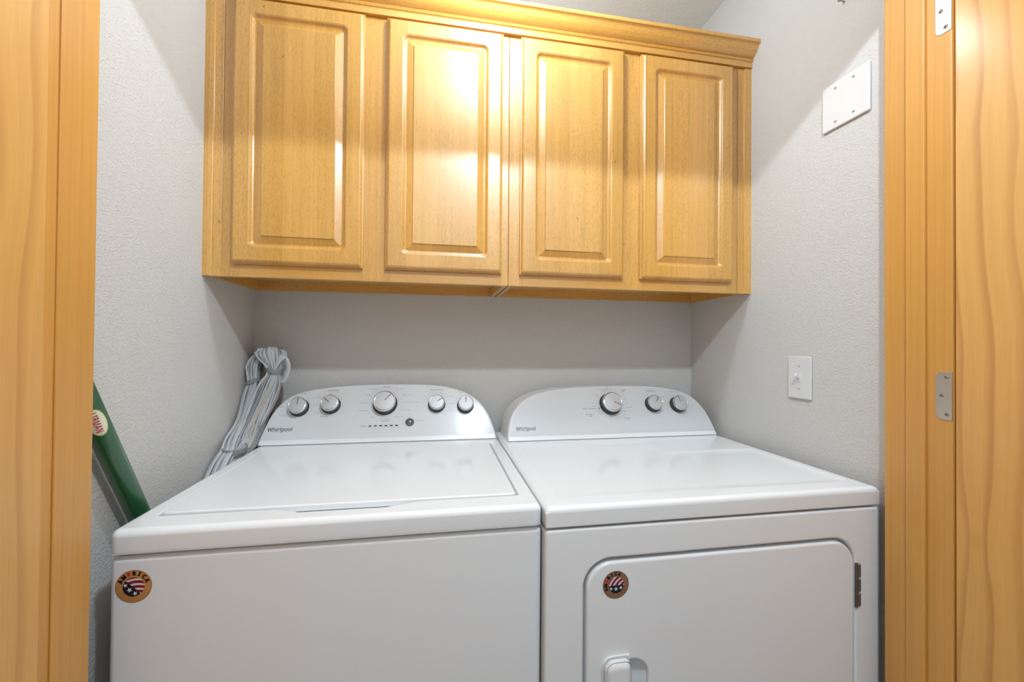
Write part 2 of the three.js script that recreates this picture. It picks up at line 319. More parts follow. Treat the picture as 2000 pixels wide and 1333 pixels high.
// ------------------------------------------------------------------ fascia prints
function canvasTex(w, h, draw) {
  const c = document.createElement('canvas'); c.width = w; c.height = h; const x = c.getContext('2d'); draw(x, w, h);
  const t = new THREE.CanvasTexture(c); t.colorSpace = THREE.SRGBColorSpace; t.magFilter = THREE.LinearFilter; t.anisotropy = 8; return t;
}
function fasciaPrint(ground, x0, x1, t1, labels, extra) {
  const S = 2048 / (x1 - x0), H = Math.round(t1 * S);
  return canvasTex(2048, H, (g) => {
    g.fillStyle = ground; g.fillRect(0, 0, 2048, H);
    g.textAlign = 'center'; g.textBaseline = 'middle';
    const P = (x, t) => [(x - x0) * S, H - t * S];
    for (const [s, x, t, w, bold] of labels) {      // w: printed width in metres
      g.fillStyle = bold ? '#77787c' : '#95969a'; g.font = (bold ? 'bold ' : '') + '12px sans-serif';
      const k = w * S / g.measureText(s).width, [px, py] = P(x, t);
      g.save(); g.translate(px, py); g.scale(Math.min(k, 1.35), Math.min(k, 1.0)); g.fillText(s, 0, 0); g.restore();
    }
    extra(g, P, S);
  });
}
function logo(g, P, S, x, t, w) {
  const [px, py] = P(x, t);
  g.save(); g.translate(px, py); g.textAlign = 'left';
  g.strokeStyle = '#a9aaac'; g.lineWidth = 1.6; g.beginPath(); g.ellipse(w * S * 0.5, 3, w * S * 0.21, 22, -0.15, 0.25 * Math.PI, 0.85 * Math.PI); g.stroke();
  g.beginPath(); g.ellipse(w * S * 0.42, -2, w * S * 0.40, 17, -0.1, 1.05 * Math.PI, 1.5 * Math.PI); g.stroke();
  g.fillStyle = '#4a4b4e'; g.font = '46px sans-serif'; const k = w * S / g.measureText('Whirlpool').width; g.strokeStyle = '#4a4b4e'; g.lineWidth = 1.5; g.scale(k, 1.0); g.strokeText('Whirlpool', 0, 0); g.fillText('Whirlpool', 0, 0); g.restore();
}
const A = 28 * Math.PI / 180;
function ticks(g, P, S, cx, ct, r, list) { g.fillStyle = '#a2a3a6'; for (const a of list) { const [x, y] = P(cx + r * Math.sin(a), ct + r * Math.cos(a)); g.fillRect(x - 1.5, y - 1.5, 3, 3); } }
const washerPrint = fasciaPrint('#dbdcdd', -0.51, 0.2, 0.19, [
  ['SOIL LEVEL', -0.404, 0.157, 0.031, 1], ['Heavy', -0.419, 0.149, 0.014], ['Med', -0.442, 0.1405, 0.010], ['Light', -0.455, 0.116, 0.013], ['Ex Light', -0.449, 0.0895, 0.021],
  ['WATER TEMP', -0.314, 0.165, 0.038, 1], ['Hot', -0.322, 0.1535, 0.009], ['Warm', -0.353, 0.1435, 0.014], ['Cool', -0.362, 0.119, 0.012], ['Cold', -0.352, 0.094, 0.012], ['Tap Cold', -0.331, 0.0835, 0.022, 1],
  ['Normal', -0.155, 0.1752, 0.023, 1], ['Heavy Duty', -0.196, 0.169, 0.027], ['Super Wash', -0.114, 0.1695, 0.030], ['Casual', -0.209, 0.148, 0.017], ['Delicates', -0.222, 0.124, 0.023], ['Quick Wash', -0.221, 0.099, 0.031], ['Soak', -0.191, 0.078, 0.013], ['Clean Washer', -0.153, 0.0712, 0.034], ['with affresh', -0.153, 0.0652, 0.022, 1],
  ['Bulky Items', -0.091, 0.1472, 0.030], ['Sheets & Comforter', -0.077, 0.124, 0.047], ['Drain & Spin', -0.092, 0.099, 0.033], ['Rinse & Spin', -0.112, 0.078, 0.031],
  ['Status', -0.216, 0.0508, 0.017, 1], ['Start/Pause', -0.048, 0.065, 0.026],
  ['RINSE OPTIONS', 0.004, 0.164, 0.048, 1], ['1 Rinse', 0.017, 0.1515, 0.016], ['2 Rinses', 0.046, 0.1415, 0.019], ['Fabric', 0.053, 0.1175, 0.014], ['Softener', 0.045, 0.093, 0.020],
  ['WATER LEVEL', 0.092, 0.1553, 0.037, 1], ['Auto Sensing', 0.121, 0.1465, 0.028], ['Deep Water', 0.137, 0.131, 0.020], ['Wash', 0.138, 0.1245, 0.012], ['HE', 0.150, 0.0425, 0.009, 1], ['High Efficiency', 0.153, 0.0362, 0.026],
], (g, P, S) => {
  logo(g, P, S, -0.4815, 0.0475, 0.068);
  ticks(g, P, S, -0.405, 0.112, 0.031, [-1.9, -1.2, -0.6, 0]); ticks(g, P, S, -0.316, 0.117, 0.031, [-2.3, -1.8, -1.2, -0.6, 0]);
  ticks(g, P, S, 0.003, 0.114, 0.031, [0.5, 1.1, 1.7, 2.3]);
  for (let i = 0; i < 6; i++) { const [x, y] = P(-0.196 + i * 0.0156, 0.0462); g.fillStyle = '#aaabad'; g.fillRect(x - 18, y, 36, 2); }
});
const dryerPrint = fasciaPrint('#cfd0d1', 0.22, 0.945, 0.182, [
  ['OFF', 0.5605, 0.1605, 0.010, 1], ['Heavy', 0.570, 0.1705, 0.013], ['Duty', 0.571, 0.1655, 0.009], ['70', 0.586, 0.166, 0.005], ['60', 0.600, 0.160, 0.006], ['50', 0.612, 0.1545, 0.006], ['TIMED', 0.628, 0.162, 0.017, 1], ['DRY', 0.627, 0.1562, 0.011, 1],
  ['40', 0.6225, 0.143, 0.006], ['30', 0.628, 0.131, 0.006], ['20', 0.632, 0.118, 0.006], ['Damp Dry', 0.637, 0.101, 0.023], ['OFF', 0.6185, 0.089, 0.009, 1], ['10', 0.613, 0.077, 0.006], ['FLUFF AIR', 0.621, 0.0655, 0.024, 1], ['no heat', 0.621, 0.0605, 0.014], ['5', 0.600, 0.070, 0.004], ['15', 0.587, 0.0665, 0.006], ['OFF', 0.566, 0.072, 0.010, 1],
  ['Wrinkle', 0.527, 0.1475, 0.017], ['Control', 0.5285, 0.1405, 0.015], ['Very Dry', 0.514, 0.1185, 0.027], ['More Dry', 0.516, 0.1075, 0.022], ['ENERGY PREFERRED', 0.497, 0.0995, 0.048, 1], ['Less Dry', 0.522, 0.0912, 0.022], ['Damp Dry', 0.5305, 0.0835, 0.020], ['AUTOMATIC', 0.4965, 0.0802, 0.033, 1], ['DRY', 0.4975, 0.0742, 0.012, 1],
  ['TEMPERATURE', 0.728, 0.1572, 0.035, 1], ['Low', 0.777, 0.113, 0.010], ['High', 0.767, 0.1355, 0.011], ['END OF CYCLE', 0.8155, 0.1532, 0.036, 1],
], (g, P, S) => {
  logo(g, P, S, 0.2455, 0.0395, 0.064);
  const [x, y] = P(0.5305, 0.1002); g.fillStyle = '#4b4c50'; g.beginPath(); g.arc(x, y, 6, 0, 7); g.fill();
  ticks(g, P, S, 0.571, 0.112, 0.041, [-2.6, -2.2, -1.9, -1.6, -1.2, -0.7, 0.1, 0.5, 0.9, 1.2, 1.5, 2, 2.4]);
});
function sticker(bronze, turn) {
  return canvasTex(512, 512, (g) => {
    const c = 256; g.fillStyle = bronze[0]; g.fillRect(0, 0, 512, 512);
    for (let i = 0; i < 60; i++) { g.strokeStyle = i % 2 ? bronze[1] : bronze[2]; g.globalAlpha = 0.28; g.lineWidth = 4; g.beginPath(); g.arc(c, c, 150 + i * 1.8, 0.12 * Math.PI, 0.88 * Math.PI); g.stroke(); }
    g.globalAlpha = 1; g.strokeStyle = bronze[1]; g.lineWidth = 7; g.beginPath(); g.arc(c, c, 250, 0, 7); g.stroke();
    g.translate(c, c); g.rotate(turn);
    g.font = 'bold 78px sans-serif'; g.textAlign = 'center'; g.textBaseline = 'middle';
    [...'AMERICA'].forEach((s, i) => { g.save(); g.rotate((i - 3) * 0.385 + 0.02); g.fillStyle = i === 2 ? '#c8421a' : '#170b0b'; g.strokeStyle = g.fillStyle; g.lineWidth = 11; g.strokeText(s, 0, -200); g.fillText(s, 0, -200); g.restore(); });
    g.save(); g.beginPath(); g.arc(0, 10, 152, 0, 7); g.clip(); g.fillStyle = '#e6e3e4'; g.fillRect(-256, -256, 512, 512);
    g.strokeStyle = '#8e1a2c'; g.lineWidth = 42;
    for (const k of [0, 1, 2, 3]) { g.beginPath(); g.moveTo(-160, -90 + k * 78); g.quadraticCurveTo(20, -185 + k * 78, 170, -115 + k * 72); g.stroke(); }
    g.rotate(Math.PI / 4); g.fillStyle = '#141a2c'; g.fillRect(-170, 22, 340, 170); g.fillStyle = '#141a2c'; g.fillRect(-140, 12, 280, 14);
    g.fillStyle = '#eceaf0';
    const star = (x, y, r) => { g.beginPath(); for (let i = 0; i < 10; i++) { const q = i % 2 ? r * 0.42 : r, a = -Math.PI / 2 + i * Math.PI / 5; g.lineTo(x + q * Math.cos(a), y + q * Math.sin(a)); } g.fill(); };
    star(0, 78, 44); star(-96, 66, 36); star(98, 66, 40);
    g.restore();
  });
}

// ------------------------------------------------------------------ appliance parts
// console front planes lean back by A; (x, t, h) = along the width, up the slope, out of the plane
const onPlane = (y0, z0) => (x, t, h = 0) => [x, y0 + t * 1.022 * Math.cos(A) + h * Math.sin(A), z0 - t * 1.022 * Math.sin(A) + h * Math.cos(A)];
function smoothOutline(pts, n) { const c = new THREE.CatmullRomCurve3(pts.map(p => new THREE.Vector3(p[0], p[1], 0)), false, 'centripetal'); return c.getSpacedPoints(n).map(p => [p.x, p.y]); }
function inset(pts, d) {                            // move a closed outline inwards (counter-clockwise order)
  const n = pts.length;
  return pts.map((p, i) => {
    const a = pts[(i + n - 1) % n], b = pts[(i + 1) % n];
    const e = (u, v) => { const l = Math.hypot(v[0] - u[0], v[1] - u[1]) || 1; return [-(v[1] - u[1]) / l, (v[0] - u[0]) / l]; };
    const n1 = e(a, p), n2 = e(p, b); let nx = n1[0] + n2[0], ny = n1[1] + n2[1]; const l2 = nx * nx + ny * ny; const k = Math.min(2 / l2, 1.2);
    return [p[0] + nx * k * d, p[1] + ny * k * d];
  });
}
function consoleGeo(pl, arc, y0, zb) {               // arc: left base -> over the top -> right base
  const base = []; for (let i = 1; i < 24; i++) { const f = i / 24, a = arc[arc.length - 1], b = arc[0]; base.push([b[0] + (a[0] - b[0]) * f, 0]); }
  const out = [...base.map(p => [p[0], p[1]]), ...arc.slice().reverse()];       // counter-clockwise
  const ring = (d, h) => inset(out, d).map((p, i) => pl(p[0], out[i][1] < 1e-6 ? 0.003 : Math.max(p[1], 0.003), h));
  const back = out.map(p => { const q = pl(p[0], p[1], 0); return [q[0], Math.max(q[1] - 0.006, y0), zb]; });
  const geo = loft([back, ring(0, -0.010), ring(0.0006, -0.006), ring(0.002, -0.0025), ring(0.0045, -0.0006), ring(0.007, 0)], { crease: 0.7 });
  return { geo, out };
}
function fasciaGeo(pl, out, t0, d, x0, x1, t1) {
  const pts = inset(out, d).map(p => [p[0], Math.max(p[1], t0)]).filter((p, i, a) => { const q = a[(i + 1) % a.length]; return Math.hypot(p[0] - q[0], p[1] - q[1]) > 0.0008; });
  const s = new THREE.ShapeGeometry(shapeOf(pts)), p = s.attributes.position, uv = [];
  for (let i = 0; i < p.count; i++) { const x = p.getX(i), t = p.getY(i); uv.push((x - x0) / (x1 - x0), t / t1); p.setXYZ(i, ...pl(x, t, 0.0006)); }
  s.setAttribute('uv', new THREE.Float32BufferAttribute(uv, 2)); s.computeVertexNormals(); return s;
}
function knob(parent, pl, x, t, r, h, ang) {
  const lift = g => { g.rotateX(Math.PI / 2).rotateX(-A); const q = pl(x, t, 0.0006); return g.translate(...q); };   // lathe axis -> plane normal
  const k = part('knob', lift(lathe([[0, 0], [r * 1.10, 0], [r * 1.10, 0.002], [r * 1.02, 0.004], [r * 0.99, h * 0.70], [r * 0.95, h * 0.75], [0, h * 0.75]])), M.skirt, parent);
  part('ring', lift(lathe([[0, h * 0.70], [r * 0.99, h * 0.70], [r * 1.0, h * 0.80], [r * 0.985, h * 0.92], [r * 0.94, h * 0.985], [r * 0.89, h], [r * 0.86, h * 0.985], [0, h * 0.985]])), M.chrome, k);
  part('cap', lift(lathe([[r * 0.865, h * 0.98], [r * 0.85, h * 1.005], [r * 0.5, h * 1.03], [0, h * 1.04]])), M.silver, k);
  part('pointer', lift(new RoundedBoxGeometry(0.0024, 0.0016, r * 0.78, 2, 0.0006).translate(0, h * 1.03, -r * 0.45).rotateY(-ang)), M.groove, k);
}
function foot(parent, x, z) { part('foot', lathe([[0, 0], [0.02, 0], [0.022, 0.004], [0.018, 0.012], [0.01, 0.016], [0.01, 0.03], [0, 0.03]], 20).translate(x, 0, z), M.cap, parent); }

// ---- washing machine
{
  const X0 = -0.502, X1 = 0.1965, ZB = 0.035, YT = 0.92, YS = 0.8825;
  const t = thing('washing_machine', 'white top-loading washing machine on the left with five knobs on its arched console', 'washing machine');
  part('body', box(X0, X1, 0.028, YS - 0.0042, ZB, 0.6905, 0.011, 4), M.enamel, t);
  for (const x of [X0 + 0.06, X1 - 0.06]) for (const z of [0.1, 0.62]) foot(t, x, z);
  // top frame with the lid opening and finger scoop (drawn in x, -z)
  const outer = rr(X0 + 0.0005, X1 - 0.0005, -0.6955, -ZB, 0.0145, 6);
  const L = { x0: -0.463, x1: 0.158, z0: 0.196, z1: 0.634 };
  const open = [];
  const scoop = x => 0.0235 * sstep(-0.285, -0.215, x) * (1 - sstep(-0.115, -0.012, x));
  open.push(...rr(L.x0 - 0.004, L.x1 + 0.005, -L.z1 - 0.004, -L.z0 + 0.004, 0.008, 4).map(p => [p[0], p[1]]));
  const i0 = open.findIndex(p => p[0] > -0.4 && p[1] < -0.4);
  const wave = []; for (let i = 0; i <= 40; i++) { const x = -0.40 + i * 0.0125; wave.push([x, -L.z1 - 0.004 - scoop(x)]); }
  open.splice(i0, 0, ...wave);
  // outer rounded rim and flat deck with a softly rounded opening
  const rings = (pts, list, flip) => loft(list.map(([d, z]) => at(inset(pts, d), z)), { cap0: false, cap1: false, crease: 0.8 });
  const hgt = YT - YS;
  const outRim = rings(outer, [[0.012, 0], [0.004, 0], [0.001, 0.0015], [0, 0.005], [0, hgt - 0.011], [0.0008, hgt - 0.0075], [0.003, hgt - 0.0035], [0.0065, hgt - 0.0009], [0.0105, hgt]]);
  const deckShape = shapeOf(inset(outer, 0.0105)); const hole = inset(open, -0.003);
  deckShape.holes.push(new THREE.Path(hole.map(p => new THREE.Vector2(p[0], p[1]))));
  const deck = toCreasedNormals(new THREE.ShapeGeometry(deckShape).translate(0, 0, hgt), 0.3);
  const well = rings(open.slice().reverse(), [[0.003, hgt], [0.0012, hgt - 0.0008], [0, hgt - 0.003], [0, hgt - 0.010], [0.0, hgt - 0.014]]);
  const wellFloor = toCreasedNormals(new THREE.ShapeGeometry(shapeOf(inset(open, -0.002))).translate(0, 0, hgt - 0.0105), 0.3);
  const under = toCreasedNormals(new THREE.ShapeGeometry(shapeOf(outer)).translate(0, 0, 0.0008), 0.3);
  for (const g of [outRim, deck, well, wellFloor, under]) { if (!g.attributes.uv) g.setAttribute('uv', new THREE.Float32BufferAttribute(new Float32Array(g.attributes.position.count * 2), 2)); }
  const flat = g => (g.index ? g.toNonIndexed() : g);
  part('top_panel', mergeGeometries([outRim, deck, well, wellFloor, under].map(flat)).rotateX(-Math.PI / 2).translate(0, YS, 0), M.enamel, t);
  part('lid', slab(rr(L.x0, L.x1, -L.z1, -L.z0, 0.009, 5), hgt - 0.0098, hgt + 0.003, 0.0035, [], 4).rotateX(-Math.PI / 2).translate(0, YS, 0), M.enamel, t, 'flat white lid with a finger scoop at its front edge');
  // console
  const pl = onPlane(YT, 0.147);
  const arc = smoothOutline([[-0.503, 0], [-0.5, 0.02], [-0.495, 0.042], [-0.4835, 0.083], [-0.472, 0.109], [-0.455, 0.133], [-0.434, 0.15], [-0.41, 0.162], [-0.33, 0.178], [-0.24, 0.185], [-0.155, 0.187], [-0.052, 0.186], [0.005, 0.182], [0.047, 0.174], [0.088, 0.161], [0.121, 0.142], [0.145, 0.119], [0.165, 0.088], [0.180, 0.049], [0.187, 0.022], [0.1905, 0]], 70);
  const { geo, out } = consoleGeo(pl, arc, YT, 0.03);
  part('console', geo, M.plasticWhite, t);
  const face = phys({ map: washerPrint, roughness: 0.42, clearcoat: 0.5, clearcoatRoughness: 0.13 });
  part('fascia', fasciaGeo(pl, out, 0.017, 0.0065, -0.51, 0.2, 0.19), face, t, 'pale grey control fascia with printed dial markings');
  knob(t, pl, -0.405, 0.112, 0.0255, 0.027, 0.05); knob(t, pl, -0.3155, 0.118, 0.0255, 0.027, -0.85);
  knob(t, pl, -0.156, 0.120, 0.0335, 0.029, 0.72); knob(t, pl, 0.003, 0.115, 0.0245, 0.026, 0.95); knob(t, pl, 0.094, 0.1105, 0.0245, 0.026, 0.0);
  const b = lathe([[0.013, -0.001], [0.013, 0.001], [0.0118, 0.002], [0.0112, 0.0045], [0.009, 0.0072], [0.005, 0.0088], [0, 0.0094]], 28).rotateX(Math.PI / 2).rotateX(-A).translate(...pl(-0.079, 0.0595, 0.0008));
  part('start_button', b, M.button, t, 'round dark grey push button');
  for (let i = 0; i < 6; i++) part('indicator_light', new RoundedBoxGeometry(0.0088, 0.0036, 0.0016, 2, 0.0007).rotateX(-A).translate(...pl(-0.196 + i * 0.0156, 0.051, 0.0008)), M.lampDot, t);
  const st = new THREE.CircleGeometry(0.0255, 48).translate(-0.466, 0.8305, 0.6912);
  part('sticker', st, phys({ map: sticker(['#d0945a', '#955f2e', '#e2ae72'], 0), roughness: 0.35, metalness: 0.25 }), t, 'round copper sticker reading AMERICA with a flag emblem');
}

// ---- dryer
{
  const X0 = 0.1992, X1 = 0.9365, ZB = 0.035, YT = 0.9185, YS = 0.8805;
  const t = thing('dryer', 'white front-loading clothes dryer on the right with three knobs and a rounded door', 'dryer');
  part('body', box(X0, X1, 0.028, YS - 0.0042, ZB, 0.690, 0.008, 3), M.enamel, t);
  for (const x of [X0 + 0.06, X1 - 0.06]) for (const z of [0.1, 0.62]) foot(t, x, z);
  part('front_panel', slab(rr(X0, X1, 0.034, YS - 0.0042, 0.008, 5), 0.684, 0.7065, 0.005, [rr(0.2725, 0.8745, 0.235, 0.8165, 0.055, 10).reverse()], 4), M.enamel, t);
  // top with a shallow moulded recess
  const hgt = YT - YS, nx = 150, nz = 130, pos = [], idx = [];
  const Z0 = ZB, Z1 = 0.7085;
  const axis = (a, b, n) => { const o = []; const r = 0.012; for (let i = 0; i <= 6; i++) o.push(a + r * (1 - Math.cos(i / 6 * Math.PI / 2))); for (let i = 1; i < n; i++) o.push(a + r + (b - a - 2 * r) * i / n); for (let i = 0; i <= 6; i++) o.push(b - r * (1 - Math.sin(i / 6 * Math.PI / 2))); return o; };
  const xs = axis(X0, X1, nx), zs = axis(Z0, Z1, nz);
  const edge = d => { const r = 0.010; return d >= r ? 0 : r - Math.sqrt(Math.max(0, r * r - (r - d) * (r - d))); };
  const sd = (x, z) => {                             // signed distance (approx.) inside the recess
    const main = Math.min(x - 0.238, 0.905 - x, z - 0.235, 0.655 - z);
    const notch = Math.max(0.634 - x, z - 0.372);    // positive outside of the raised rear block
    const nr = Math.min(main, notch + 0.0);
    return nr;
  };
  const top = (x, z) => hgt - Math.min(0.0105, edge(x - X0) + edge(X1 - x) + edge(Z1 - z)) - 0.0030 * sstep(-0.007, 0.007, sd(x, z)) - 0.0010 * sstep(0.010, 0.020, sd(x, z));
  zs.forEach(z => xs.forEach(x => pos.push(x, top(x, z), z)));
  const NX = xs.length, NZ = zs.length;
  for (let j = 0; j < NZ - 1; j++) for (let i = 0; i < NX - 1; i++) { const a = j * NX + i, b = a + 1, c = a + NX, d = c + 1; idx.push(a, c, d, a, d, b); }
  const g = new THREE.BufferGeometry(); g.setAttribute('position', new THREE.Float32BufferAttribute(pos, 3)); g.setIndex(idx); g.computeVertexNormals();
  g.setAttribute('uv', new THREE.Float32BufferAttribute(new Float32Array(pos.length / 3 * 2), 2));
  const o = rr(X0, X1, -Z1, -Z0, 0.0036, 3);
  const rim = loft([[0.003, 0], [0.001, 0.0009], [0, 0.003], [0, hgt - 0.0100]].map(([d, z]) => at(inset(o, d), z)), { cap0: true, cap1: false, crease: 0.8 }).rotateX(-Math.PI / 2);
  part('top_panel', mergeGeometries([g.toNonIndexed(), rim]).translate(0, YS, 0), M.enamel, t);
  // console
  const pl = onPlane(YT, 0.19);
  const arc = smoothOutline([[0.217, 0], [0.2185, 0.02], [0.222, 0.041], [0.229, 0.068], [0.247, 0.104], [0.287, 0.1395], [0.347, 0.162], [0.432, 0.1735], [0.51, 0.1775], [0.578, 0.179], [0.66, 0.1785], [0.746, 0.1755], [0.799, 0.1685], [0.853, 0.153], [0.886, 0.1305], [0.909, 0.1], [0.923, 0.064], [0.931, 0.022], [0.934, 0]], 70);
  const { geo, out } = consoleGeo(pl, arc, YT, 0.03);
  part('console', geo, M.plasticWhite, t);
  part('fascia', fasciaGeo(pl, out, 0.0165, 0.0065, 0.22, 0.945, 0.182), phys({ map: dryerPrint, roughness: 0.42, clearcoat: 0.5, clearcoatRoughness: 0.13 }), t, 'pale grey control fascia with printed dial markings');
  knob(t, pl, 0.571, 0.113, 0.0335, 0.029, 2.03); knob(t, pl, 0.7245, 0.110, 0.0255, 0.026, 0.62); knob(t, pl, 0.815, 0.107, 0.0255, 0.026, -0.3);
  // door with pocket and pull
  const pocket = rr(0.330, 0.402, 0.44, 0.622, [0.026, 0.030, 0.030, 0.026], 8);
  const door = part('door', slab(rr(0.2785, 0.8715, 0.241, 0.8095, 0.050, 10), 0.690, 0.7075, 0.005, [pocket.slice().reverse()], 4), M.enamel, t, 'white rounded door with a moulded pull on its left');
  part('pull_pocket', loft([[-0.004, 0.7020], [0.002, 0.6995], [0.007, 0.6955], [0.014, 0.6925], [0.024, 0.6912]].map(([d, z]) => at(inset(pocket, d), z)), { cap0: false, crease: 1.2 }), M.enamel, door);
  part('handle', mergeGeometries([slab(rr(0.3085, 0.3635, 0.43, 0.6355, [0.020, 0.001, 0.001, 0.020], 8), 0.7065, 0.7105, 0.0012, [], 3), slab(rr(0.3115, 0.3625, 0.433, 0.6325, [0.018, 0.0135, 0.0135, 0.018], 8), 0.7095, 0.726, 0.0125, [], 8)]), M.plasticWhite, door);
  const hg = part('hinge', slab(rr(0.8735, 0.8785, 0.668, 0.762, 0.001, 2), 0.7060, 0.7095, 0.0006, [], 2), M.steel, door, 'dark steel hinge');
  for (let i = 0; i < 3; i++) part('knuckle', new THREE.CapsuleGeometry(0.0034, 0.0225, 6, 14).translate(0.8815, 0.7465 - i * 0.0305, 0.7085), M.steel, hg);
  const st = new THREE.CircleGeometry(0.0258, 48).translate(0.336, 0.767, 0.7081);
  part('sticker', st, phys({ map: sticker(['#9a7054', '#684632', '#ae8466'], -0.82), roughness: 0.35, metalness: 0.25 }), t, 'round brown sticker reading AMERICA with a flag emblem, turned on its side');
}

// ------------------------------------------------------------------ things on the right wall
function onRightWall(g) { g.rotation.y = -Math.PI / 2; return g; }
{
  const s = onRightWall(thing('light_switch', 'white toggle light switch plate on the right wall above the dryer', 'light switch', [XR, 1.1355, 0.489]));
  part('plate', slab(rr(-0.036, 0.036, -0.0565, 0.0565, 0.004, 5), 0, 0.0062, 0.0028, [], 4), M.cover, s);
  const tg = part('toggle', slab(rr(-0.0055, 0.0055, -0.0125, 0.0125, 0.001, 3), 0.005, 0.0075, 0.0006, [], 2), M.cover, s);
  part('lever', new RoundedBoxGeometry(0.0075, 0.010, 0.017, 3, 0.002).rotateX(-0.5).translate(0, 0.004, 0.0115), M.cover, tg);
  for (const y of [0.030, -0.030]) part('screw', lathe([[0.0032, 0], [0.003, 0.0008], [0, 0.0012]], 16).rotateX(Math.PI / 2).translate(0, y, 0.006), M.greyScrew, s);
  const b = onRightWall(thing('blank_wall_plate', 'white blank two-gang cover plate with four screws high on the right wall', 'wall plate', [XR, 1.8085, 0.6145]));
  part('plate', slab(rr(-0.0585, 0.0585, -0.0565, 0.0565, 0.004, 5), 0, 0.0065, 0.0028, [], 4), M.cover, b);
  for (const x of [-0.0225, 0.0225]) for (const y of [0.041, -0.041]) {
    const c = part('screw', lathe([[0.0034, 0], [0.0032, 0.0008], [0, 0.0012]], 16).rotateX(Math.PI / 2).translate(x, y, 0.0063), M.greyScrew, b);
    part('screw_slot', box(x - 0.0026, x + 0.0026, y - 0.0005, y + 0.0005, 0.0070, 0.0078), M.dark, c);
  }
  const n = onRightWall(thing('wall_nail', 'small dark nail in the right wall above the blank cover plate', 'nail', [XR, 2.051, 0.608]));
  part('shank', new THREE.CylinderGeometry(0.0012, 0.0012, 0.016, 10).rotateX(Math.PI / 2).translate(0, 0, 0.006), M.steel, n);
  part('head', lathe([[0, 0], [0.0034, 0], [0.0036, 0.0008], [0, 0.0014]], 16).rotateX(Math.PI / 2).translate(0, 0, 0.0135), M.steel, n);
}

// ------------------------------------------------------------------ green pole
{
  const dir = new THREE.Vector3(0, 0.878, 0.478).normalize(), X = -0.5405, R = 0.0170, yTop = 1.185;
  const at0 = y => new THREE.Vector3(X, y, 0.650 + (y - 1.0627) * dir.z / dir.y);
  const base = at0(0.0082), len = (yTop - 0.0082) / dir.y;
  const p = thing('broom_handle', 'shiny green broom handle leaning in the gap between the washing machine and left wall', 'broom handle', [base.x, base.y, base.z]);
  p.quaternion.setFromUnitVectors(new THREE.Vector3(0, 1, 0), dir);
  part('pole', lathe([[0, 0.02], [R, 0.02], [R, len - 0.02], [0, len - 0.02]], 40), M.green, p);
  part('end_cap', lathe([[R * 1.04, len - 0.03], [R * 1.06, len - 0.02], [R * 1.0, len - 0.006], [R * 0.7, len], [0, len + 0.001]], 32), M.green, p);
  part('tip', lathe([[0, 0], [R * 0.7, 0], [R * 1.02, 0.004], [R * 1.04, 0.03], [R, 0.032]], 32), M.cap, p);
  // oval label wrapped round the pole
  const la = 0.026, lw = 0.0135, s0 = (1.093 - 0.0082) / dir.y, th0 = 0.72, pos = [], uv = [], idx = [], NR = 6, NA = 40;
  for (let i = 0; i <= NR; i++) for (let j = 0; j < NA; j++) {
    const r = i / NR, a = j / NA * 2 * Math.PI, al = la * r * Math.cos(a), ar = lw * r * Math.sin(a), th = th0 + ar / R;
    pos.push((R + 0.0005) * Math.sin(th), s0 + al, (R + 0.0005) * Math.cos(th)); uv.push(0.5 - 0.5 * r * Math.cos(a), 0.5 + 0.5 * r * Math.sin(a));
  }
  for (let i = 0; i < NR; i++) for (let j = 0; j < NA; j++) { const a = i * NA + j, b = i * NA + (j + 1) % NA, c = a + NA, d = b + NA; idx.push(a, d, b, a, c, d); }
  const g = new THREE.BufferGeometry(); g.setAttribute('position', new THREE.Float32BufferAttribute(pos, 3)); g.setAttribute('uv', new THREE.Float32BufferAttribute(uv, 2)); g.setIndex(idx.reverse()); g.computeVertexNormals();
  const tx = canvasTex(512, 256, (c) => {
    c.fillStyle = '#5f9a3a'; c.fillRect(0, 0, 512, 256);
    c.fillStyle = '#e3dca0'; c.beginPath(); c.ellipse(256, 128, 246, 120, 0, 0, 7); c.fill();
    c.fillStyle = '#f1e9d6'; c.beginPath(); c.ellipse(256, 128, 222, 100, 0, 0, 7); c.fill();
    c.fillStyle = '#b3202a'; c.font = 'bold 112px sans-serif'; c.textAlign = 'center'; c.textBaseline = 'middle'; c.save(); c.translate(256, 132); c.scale(380 / c.measureText('LIBMAN').width, 1.05); c.fillText('LIBMAN', 0, 0); c.restore();
  });
  part('label', g, phys({ map: tx, roughness: 0.35, clearcoat: 0.4 }), p, 'oval cream label with red lettering LIBMAN');
}

